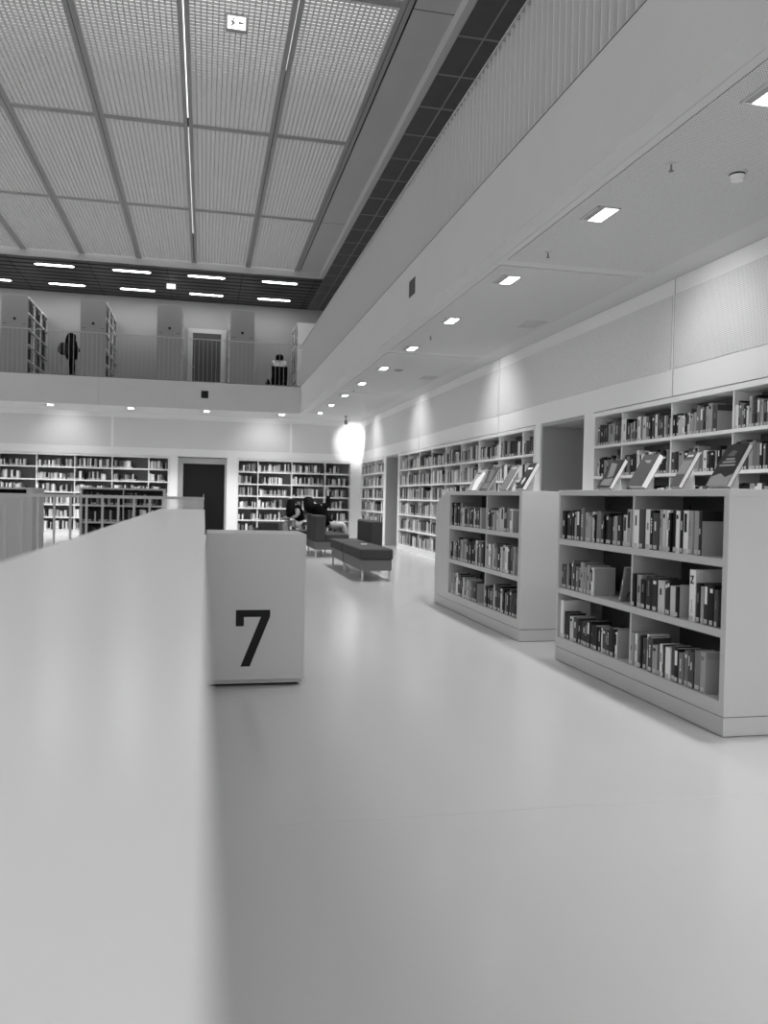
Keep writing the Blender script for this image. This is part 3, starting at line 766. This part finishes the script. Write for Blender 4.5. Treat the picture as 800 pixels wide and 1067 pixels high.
# exit signs
def exit_sign(loc, w, h, label, tilt):
    t = thing('exit_sign', label, 'exit sign', loc, 'lit exit signs')
    MB().box(-w/2-.02, w/2+.02, .0, .05, -h/2-.02, h/2+.02, M['frame']).build('housing', t, org=(0, 0, 0), bevel=.004)
    MB().box(-w/2, w/2, -.006, .0, -h/2, h/2, M['sign']).build('panel', t, org=(0, 0, 0))
    m = MB()
    m.prism([(-w*.36, h*.05), (-w*.2, h*.16), (-w*.1, h*.0), (-w*.05, -h*.3), (-w*.14, -h*.1), (-w*.25, -h*.3), (-w*.32, -h*.28), (-w*.22, -h*.05)], -.009, -.006, 'y', M['seam'])
    m.cyl((0, 0), h*.08, 0, .003, M['seam'], 10); k = 20
    m.v[-k:] = [(p_[0]-w*.16, -.009+p_[2], p_[1]+h*.27) for p_ in m.v[-k:]]
    m.prism([(w*.08, .0), (w*.2, h*.16), (w*.2, h*.06), (w*.38, h*.06), (w*.38, -h*.06), (w*.2, -h*.06), (w*.2, -h*.16)], -.009, -.006, 'y', M['seam'])
    m.build('pictogram', t, org=(0, 0, 0))
    MB().cyl((0, .02), .008, h/2+.02, tilt, M['frame'], 8).build('stem', t, org=(0, 0, 0))
exit_sign((.31, 11.2, ZG-.04-.11), .24, .17, 'lit sign hung under the lattice ceiling at the frame top', .15)
exit_sign((-1.075, 25.2, ZU-.14), .24, .13, 'small lit exit sign under the dark slatted ceiling', .14)
# wall light panel that glows in the far corner is only the spot's pool on the wall

# ------------------------------------------------------------------ seats
def sofa(label, x0, x1, y0, y1, back=None, split=None, group='dark upholstered lounge seats'):
    t = thing('lounge_seat', label, 'seat', ((x0+x1)/2, (y0+y1)/2, 0), group)
    bx0, bx1, by0, by1 = x0, x1, y0, y1
    bs = MB().box(x0+.02, x1-.02, y0+.02, y1-.02, .165, .335, M['base']).build('base', t, bevel=.006)
    sx0, sx1, sy0, sy1 = x0, x1, y0, y1
    if back == '-x': sx0 = x0+.25
    if back == '+x': sx1 = x1-.22
    if back == '+y': sy1 = y1-.22
    MB().box(sx0, sx1, sy0, sy1, .335, .505, M['fabric']).build('seat_cushion', t, bevel=.03, seg=3)
    if back == '-x': MB().box(x0, x0+.247, y0, y1, .335, .90, M['fabric']).build('backrest', t, bevel=.03, seg=3)
    if back == '+x': MB().box(x1-.217, x1, y0, y1, .335, .885, M['fabric']).build('backrest', t, bevel=.03, seg=3)
    if back == '+y': MB().box(x0, x1, y1-.217, y1, .335, .885, M['fabric']).build('backrest', t, bevel=.03, seg=3)
    for x in (x0+.05, x1-.05):
        for y in (y0+.05, y1-.05): MB().box(x-.016, x+.016, y-.016, y+.016, 0, .166, M['leg']).build('leg', bs, org=tuple(t.location), bevel=.003)
    m = MB().box(x0+.016, x0+.021, (y0+y1)/2+.18, (y0+y1)/2+.20, .22, .28, M['signdark']); m.build('connector', bs, org=tuple(t.location))
    return t
sofa('dark grey upholstered bench with chrome legs, nearest of the lounge seats', 2.37, 2.90, 12.4, 14.05)
sofa('dark grey lounge seat with backrest on its wall side, behind the bench', 2.37, 3.10, 14.12, 15.45, '+x')
sofa('dark grey lounge seat with tall back toward the numbered block, person leaning on it', 2.30, 3.06, 17.3, 18.65, '-x')
sofa('dark grey upholstered bench under the bent-over seated person', 1.92, 2.80, 18.72, 19.5)
sofa('dark grey lounge seat with low back, half hidden behind the numbered block', 1.20, 1.82, 19.7, 20.4, None)
bk = MB().box(1.27, 1.76, 19.63, 19.72, .33, .66, M['fabric']).build('backrest', bevel=.03, seg=3)
for q in bpy.data.objects:
    if q.get('label', '').endswith('half hidden behind the numbered block'): bk.location = -Vector(q.location); bk.parent = q; break
o = MB().box(2.62, 2.72, 13.6, 13.7, .506, .508, M['card']).build('paper_slip', org=(2.67, 13.65, .506)); tag(o, 'small white slip of paper lying on the dark bench', 'paper')

# ------------------------------------------------------------------ people
def skin_mesh(chains, name, material, levels=2):
    """chains: list of (points, root) where points = [(name, pos, radius, parent)]"""
    parts = []
    for pts in chains:
        idx = {p_[0]: i for i, p_ in enumerate(pts)}
        me = bpy.data.meshes.new('tmp'); me.from_pydata([p_[1] for p_ in pts], [(i, idx[p_[3]]) for i, p_ in enumerate(pts) if p_[3]], [])
        ob = bpy.data.objects.new('tmp', me); C.objects.link(ob)
        sk = ob.modifiers.new('skin', 'SKIN'); sk.use_smooth_shade = True
        if not me.skin_vertices: me.skin_vertices.new() if hasattr(me.skin_vertices, 'new') else None
        lay = me.skin_vertices[0].data
        for i, p_ in enumerate(pts):
            r = p_[2] if isinstance(p_[2], tuple) else (p_[2], p_[2]); lay[i].radius = r; lay[i].use_root = (p_[3] is None)
        ss = ob.modifiers.new('sub', 'SUBSURF'); ss.levels = levels; ss.render_levels = levels
        bpy.context.view_layer.update()
        ev = ob.evaluated_get(bpy.context.evaluated_depsgraph_get())
        parts.append(bpy.data.meshes.new_from_object(ev)); bpy.data.objects.remove(ob)
    bm = bmesh.new()
    for q in parts: bm.from_mesh(q)
    me = bpy.data.meshes.new(name); bm.to_mesh(me); bm.free()
    me.materials.clear(); me.materials.append(material)
    for p_ in me.polygons: p_.use_smooth = True; p_.material_index = 0
    return me
def addmesh(me, name, parent):
    o = bpy.data.objects.new(name, me); C.objects.link(o); o.parent = parent; o.location = -Vector(parent.location); return o
def V3(*a): return Vector(a)
def fingers(hand, d, up, s=1.0):
    """five short chains rooted in the palm; d = direction of the fingers, up = back of the hand"""
    d = Vector(d).normalized(); up = Vector(up).normalized(); sd = d.cross(up).normalized(); out = []
    for k, (off, ln_) in enumerate(((-.03, .065), (-.01, .078), (.011, .074), (.03, .058))):
        b = Vector(hand)+sd*off*s+d*.02*s; m1 = b+d*ln_*.55*s-up*.008*s; m2 = m1+d*ln_*.5*s-up*.026*s
        out.append([('a', tuple(b), .0095*s, None), ('b', tuple(m1), .009*s, 'a'), ('c', tuple(m2), .0075*s, 'b')])
    b = Vector(hand)-sd*.03*s-d*.02*s; m1 = b-sd*.03*s+d*.025*s; m2 = m1+d*.03*s-up*.01*s
    out.append([('a', tuple(b), .011*s, None), ('b', tuple(m1), .010*s, 'a'), ('c', tuple(m2), .008*s, 'b')])
    return out
def person(label, J, loc, top=('cloth_black',), trousers='cloth_light', hair=None, shoe='cloth_black', sleeve=.6, bulk=1.0, short=False, drop=.08):
    t = thing('person', label, 'person', loc)
    j = {k: Vector(v) for k, v in J.items()}
    def mid(a, b, f=.5): return tuple(j[a].lerp(j[b], f))
    face = Vector(J.get('face', (1, 0, 0))).normalized()
    body = [('hip', tuple(j['hip']), (.14, .115), None), ('waist', mid('hip', 'chest'), (.125, .10), 'hip'), ('chest', tuple(j['chest']), (.145, .11), 'waist'),
            ('neck', tuple(j['neck']), .055, 'chest'), ('jaw', tuple(j['head']-Vector((0, 0, .05))+face*.015), .068, 'neck'), ('skull', tuple(j['head']+Vector((0, 0, .035))), .088, 'jaw'), ('crown', tuple(j['head']+Vector((0, 0, .085))), .06, 'skull')]
    for s in ('l', 'r'):
        body += [(s+'sh', tuple(j[s+'sh']), .062, 'chest'), (s+'el', tuple(j[s+'el']), .042, s+'sh'), (s+'wr', tuple(j[s+'wr']), .03, s+'el'), (s+'ha', tuple(j[s+'ha']), (.038, .028), s+'wr'),
                 (s+'hj', tuple(j['hip'].lerp(j[s+'kn'], .14)+(j[s+'kn']-j['hip']).lerp(Vector(), 1)), .095, 'hip'), (s+'kn', tuple(j[s+'kn']), .062, s+'hj'), (s+'an', tuple(j[s+'an']), .042, s+'kn'), (s+'to', tuple(j[s+'to']), .036, s+'an')]
    nose = [('a', tuple(j['head']+face*.07), .02, None), ('b', tuple(j['head']+face*.098-Vector((0, 0, .012))), .014, 'a')]
    sdv = face.cross(Vector((0, 0, 1))).normalized()
    ears = [[('a', tuple(j['head']+sdv*e_*.075+Vector((0, 0, -.01))), .016, None), ('b', tuple(j['head']+sdv*e_*.088+Vector((0, 0, .02))), .014, 'a')] for e_ in (-1, 1)]
    ch = [body, nose]+ears
    for s in ('l', 'r'):
        dd = (j[s+'ha']-j[s+'wr']); dd = dd if dd.length > .01 else Vector((0, 0, -1))
        up = Vector((0, 0, 1)) if abs(dd.normalized().z) < .8 else face
        ch += fingers(j[s+'ha'], dd, up)
    addmesh(skin_mesh(ch, 'body', M['skin']), 'body', t)
    # face details
    mm = MB()
    for e_ in (-1, 1):
        cc = j['head']+face*.083+sdv*e_*.032+Vector((0, 0, .012)); mm.box(cc.x-.007, cc.x+.007, cc.y-.007, cc.y+.007, cc.z-.005, cc.z+.005, M['black'])
    cc = j['head']+face*.075-Vector((0, 0, .055)); mm.box(cc.x-.016, cc.x+.016, cc.y-.016, cc.y+.016, cc.z-.004, cc.z+.004, M['signdark'])
    mm.build('face_details', t, bevel=.003)
    k = 1.13
    shirt = [('hip', mid('hip', 'chest', drop), (.165*bulk, .136*bulk), None), ('waist', mid('hip', 'chest'), (.150*bulk, .122*bulk), 'hip'), ('chest', tuple(j['chest']), (.168*bulk, .13*bulk), 'waist'), ('neck', mid('chest', 'neck', .85), .075, 'chest')]
    for s in ('l', 'r'):
        shirt += [(s+'sh', tuple(j[s+'sh']), .080*bulk, 'chest')]
        if sleeve > 0: shirt += [(s+'el', mid(s+'sh', s+'el', min(1, sleeve*1.6)), .056*bulk, s+'sh')]
        if sleeve > .7: shirt += [(s+'wr', mid(s+'el', s+'wr', .9), .042, s+'el')]
    addmesh(skin_mesh([shirt], 'top', M[top[0]]), 'top', t)
    if trousers:
        tr = [('hip', tuple(j['hip']), (.152, .125), None), ('wa', mid('hip', 'chest', .22), (.14, .112), 'hip')]
        for s in ('l', 'r'):
            tr += [(s+'hj', tuple(j['hip'].lerp(j[s+'kn'], .14)), .105, 'hip'), (s+'kn', mid('hip', s+'kn', .8) if short else tuple(j[s+'kn']), .08 if short else .076, s+'hj')]
            if not short: tr += [(s+'an', mid(s+'kn', s+'an', .94), .056, s+'kn')]
        addmesh(skin_mesh([tr], 'trousers', M[trousers]), 'trousers', t)
    sh = []
    for s in ('l', 'r'): sh.append([('a', tuple(j[s+'an']-Vector((0, 0, .025))), .05, None), ('b', tuple(j[s+'to']), .046, 'a')])
    for q in sh: addmesh(skin_mesh([q], 'shoe', M[shoe]), 'shoe', t)
    if hair: addmesh(skin_mesh(hair, 'hair', M['hair']), 'hair', t)
    return t
# seated, bent over, facing left
P1 = dict(face=(-1, -.15, -.45), hip=(2.22, 18.98, .65), chest=(2.12, 18.95, .97), neck=(2.03, 18.92, 1.09), head=(1.955, 18.9, 1.165),
    lsh=(2.10, 18.78, 1.04), lel=(2.08, 18.70, .83), lwr=(1.88, 18.76, .80), lha=(1.81, 18.80, .785), rsh=(2.10, 19.13, 1.04), rel=(2.06, 19.18, .84), rwr=(1.88, 19.08, .80), rha=(1.81, 19.06, .785),
    lkn=(1.84, 18.84, .68), lan=(1.88, 18.84, .095), lto=(1.74, 18.82, .05), rkn=(1.84, 19.10, .68), ran=(1.88, 19.12, .095), rto=(1.74, 19.12, .05))
h1 = [[('a', (1.97, 18.9, 1.235), .085, None), ('b', (1.965, 18.88, 1.17), .115, 'a'), ('c', (1.945, 18.82, 1.04), .118, 'b'), ('d', (1.925, 18.76, .90), .105, 'c'), ('e', (1.91, 18.74, .79), .07, 'd')]]
person('person with long black hair bent forward on the bench, pale shorts, forearms on knees', P1, (2.1, 18.95, 0), ('cloth_black',), 'cloth_white', h1, sleeve=.25, short=True, drop=.2)
P2 = dict(face=(.6, .8, .1), hip=(2.72, 18.0, .63), chest=(2.56, 18.08, 1.0), neck=(2.38, 18.12, 1.13), head=(2.27, 18.12, 1.23),
    lsh=(2.31, 18.12, 1.04), lel=(2.30, 18.36, .98), lwr=(2.46, 18.50, .945), lha=(2.53, 18.52, .945), rsh=(2.58, 17.98, 1.10), rel=(2.70, 17.98, 1.12), rwr=(2.68, 18.0, 1.36), rha=(2.675, 18.0, 1.43),
    lkn=(3.06, 18.16, .68), lan=(3.22, 18.16, .10), lto=(3.34, 18.18, .05), rkn=(3.04, 17.92, .69), ran=(3.18, 17.9, .10), rto=(3.30, 17.9, .05))
h2 = [[('a', (2.25, 18.1, 1.30), .085, None), ('b', (2.255, 18.09, 1.23), .125, 'a'), ('c', (2.26, 18.02, 1.1), .135, 'b'), ('d', (2.28, 17.98, .95), .13, 'c')]]
person('person in black top with raised forearm, pale trousers, reclining on the lounge seat', P2, (2.6, 18.05, 0), ('cloth_black',), 'cloth_light', h2, sleeve=1.0, bulk=1.12, drop=-.02)
z = ZF
P3 = dict(face=(1, -.1, -.2), hip=(-3.92, 25.75, z+.83), chest=(-3.93, 25.75, z+1.18), neck=(-3.92, 25.75, z+1.34), head=(-3.90, 25.75, z+1.45),
    lsh=(-3.92, 25.58, z+1.28), lel=(-3.86, 25.52, z+1.03), lwr=(-3.68, 25.60, z+1.1), lha=(-3.62, 25.62, z+1.13), rsh=(-3.92, 25.92, z+1.28), rel=(-3.86, 25.98, z+1.03), rwr=(-3.68, 25.92, z+1.1), rha=(-3.62, 25.9, z+1.13),
    lkn=(-3.90, 25.66, z+.46), lan=(-3.92, 25.65, z+.09), lto=(-3.80, 25.63, z+.045), rkn=(-3.90, 25.84, z+.46), ran=(-3.92, 25.85, z+.09), rto=(-3.80, 25.87, z+.045))
h3 = [[('a', (-3.92, 25.75, z+1.55), .10, None), ('b', (-3.93, 25.74, z+1.45), .145, 'a'), ('c', (-3.96, 25.71, z+1.30), .16, 'b'), ('d', (-3.98, 25.69, z+1.14), .13, 'c')]]
pz = person('person in dark clothes standing at the upper railing with long black hair', P3, (-3.92, 25.75, z), ('cloth_dark',), 'cloth_black', h3, sleeve=1.0, bulk=1.5, drop=-.38)
t = thing('backpack', 'dark grey backpack worn by the standing person upstairs', 'backpack', (-4.13, 25.75, z+.95))
addmesh(skin_mesh([[('a', (-4.14, 25.62, z+.84), (.15, .17), None), ('b', (-4.12, 25.62, z+1.05), (.18, .20), 'a'), ('c', (-4.06, 25.64, z+1.24), (.14, .15), 'b')]], 'bag_body', M['bag']), 'bag_body', t)
MB().box(-4.16, -4.06, 25.545, 25.56, z+1.10, z+1.14, M['card']).build('white_tag', t)
addmesh(skin_mesh([[('a', (-4.05, 25.60, z+1.28), .02, None), ('b', (-3.94, 25.52, z+1.3), .02, 'a'), ('c', (-3.85, 25.55, z+1.1), .02, 'b'), ('d', (-4.02, 25.56, z+.85), .02, 'c')]], 'strap', M['cloth_black']), 'strap', t)
MB().box(-4.2, -4.19, 25.56, 25.58, z+.55, z+.80, M['cloth_black']).build('hanging_strap', t)
o = MB().box(-3.66, -3.50, 25.62, 25.90, z+1.145, z+1.175, BM[0]).build('book', org=(-3.58, 25.76, z+1.15), bevel=.004); tag(o, 'black book held open by the standing person upstairs', 'book')
P4 = dict(face=(0, 1, -.3), hip=(2.17, 25.28, z+.56), chest=(2.17, 25.24, z+.86), neck=(2.17, 25.27, z+1.0), head=(2.18, 25.29, z+1.10),
    lsh=(2.00, 25.26, z+.93), lel=(1.97, 25.42, z+.70), lwr=(2.06, 25.60, z+.66), lha=(2.09, 25.66, z+.65), rsh=(2.34, 25.26, z+.93), rel=(2.38, 25.42, z+.70), rwr=(2.29, 25.60, z+.66), rha=(2.26, 25.66, z+.65),
    lkn=(2.05, 25.68, z+.54), lan=(2.05, 25.70, z+.09), lto=(2.05, 25.82, z+.045), rkn=(2.29, 25.68, z+.54), ran=(2.29, 25.70, z+.09), rto=(2.29, 25.82, z+.045))
h4 = [[('a', (2.18, 25.27, z+1.18), .09, None), ('b', (2.18, 25.24, z+1.10), .16, 'a'), ('c', (2.18, 25.22, z+1.0), .13, 'b')]]
person('person with white top and short black hair sitting upstairs with back to the railing', P4, (2.17, 25.28, z), ('cloth_white',), 'cloth_black', h4, sleeve=.3)
t = thing('chair', 'black chair under the seated person on the upper gallery', 'chair', (2.17, 25.2, z))
MB().box(1.93, 2.41, 25.02, 25.5, z+.40, z+.46, M['cloth_black']).build('seat', t, bevel=.015)
MB().box(1.93, 2.41, 24.97, 25.02, z+.36, z+.78, M['cloth_black']).build('backrest', t, bevel=.015)
for x in (1.96, 2.38):
    for y in (25.03, 25.46): MB().box(x-.015, x+.015, y-.015, y+.015, z, z+.40, M['black']).build('leg', t)
MB().box(1.94, 2.40, 24.975, 25.01, z+.03, z+.36, M['cloth_black']).build('back_skirt', t)
t = thing('bag', 'small black bag on the floor beside the upper chair', 'bag', (1.82, 25.15, z))
MB().prism([(1.74, z), (1.91, z), (1.89, z+.34), (1.77, z+.34)], 25.1, 25.28, 'y', M['cloth_black']).build('bag_body', t, bevel=.02)
MB().box(1.79, 1.87, 25.17, 25.19, z+.34, z+.40, M['black']).build('handle', t)
o = None

# ------------------------------------------------------------------ world, camera
w = bpy.data.worlds.new('world'); S.world = w; w.use_nodes = True
w.node_tree.nodes['Background'].inputs[0].default_value = (.5, .5, .5, 1); w.node_tree.nodes['Background'].inputs[1].default_value = 1.1
cam = bpy.data.cameras.new('camera'); co = bpy.data.objects.new('camera', cam); C.objects.link(co); S.camera = co
f_px = 850.0
cam.sensor_fit = 'VERTICAL'; cam.sensor_height = 36.0; cam.sensor_width = 27.0; cam.lens = f_px/1067*36
yaw, pit, rol = .217015, -.0171235, .0216979
cy, sy = math.cos(yaw), math.sin(yaw); fw = Vector((sy, cy, 0)); rt = Vector((cy, -sy, 0)); up = Vector((0, 0, 1))
f2 = fw*math.cos(pit)+up*math.sin(pit); u2 = up*math.cos(pit)-fw*math.sin(pit)
r3 = rt*math.cos(rol)+u2*math.sin(rol); u3 = u2*math.cos(rol)-rt*math.sin(rol)
mw = Matrix(((r3.x, u3.x, -f2.x, 0), (r3.y, u3.y, -f2.y, 0), (r3.z, u3.z, -f2.z, 1.3), (0, 0, 0, 1)))
co.matrix_world = mw
cam.clip_start = .01; cam.clip_end = 200
cam.dof.use_dof = True; cam.dof.focus_distance = 7.5; cam.dof.aperture_fstop = 2.5
S.view_settings.view_transform = 'Standard'; S.view_settings.look = 'None'; S.view_settings.gamma = 1; S.view_settings.exposure = .38
S.view_settings.use_curve_mapping = False
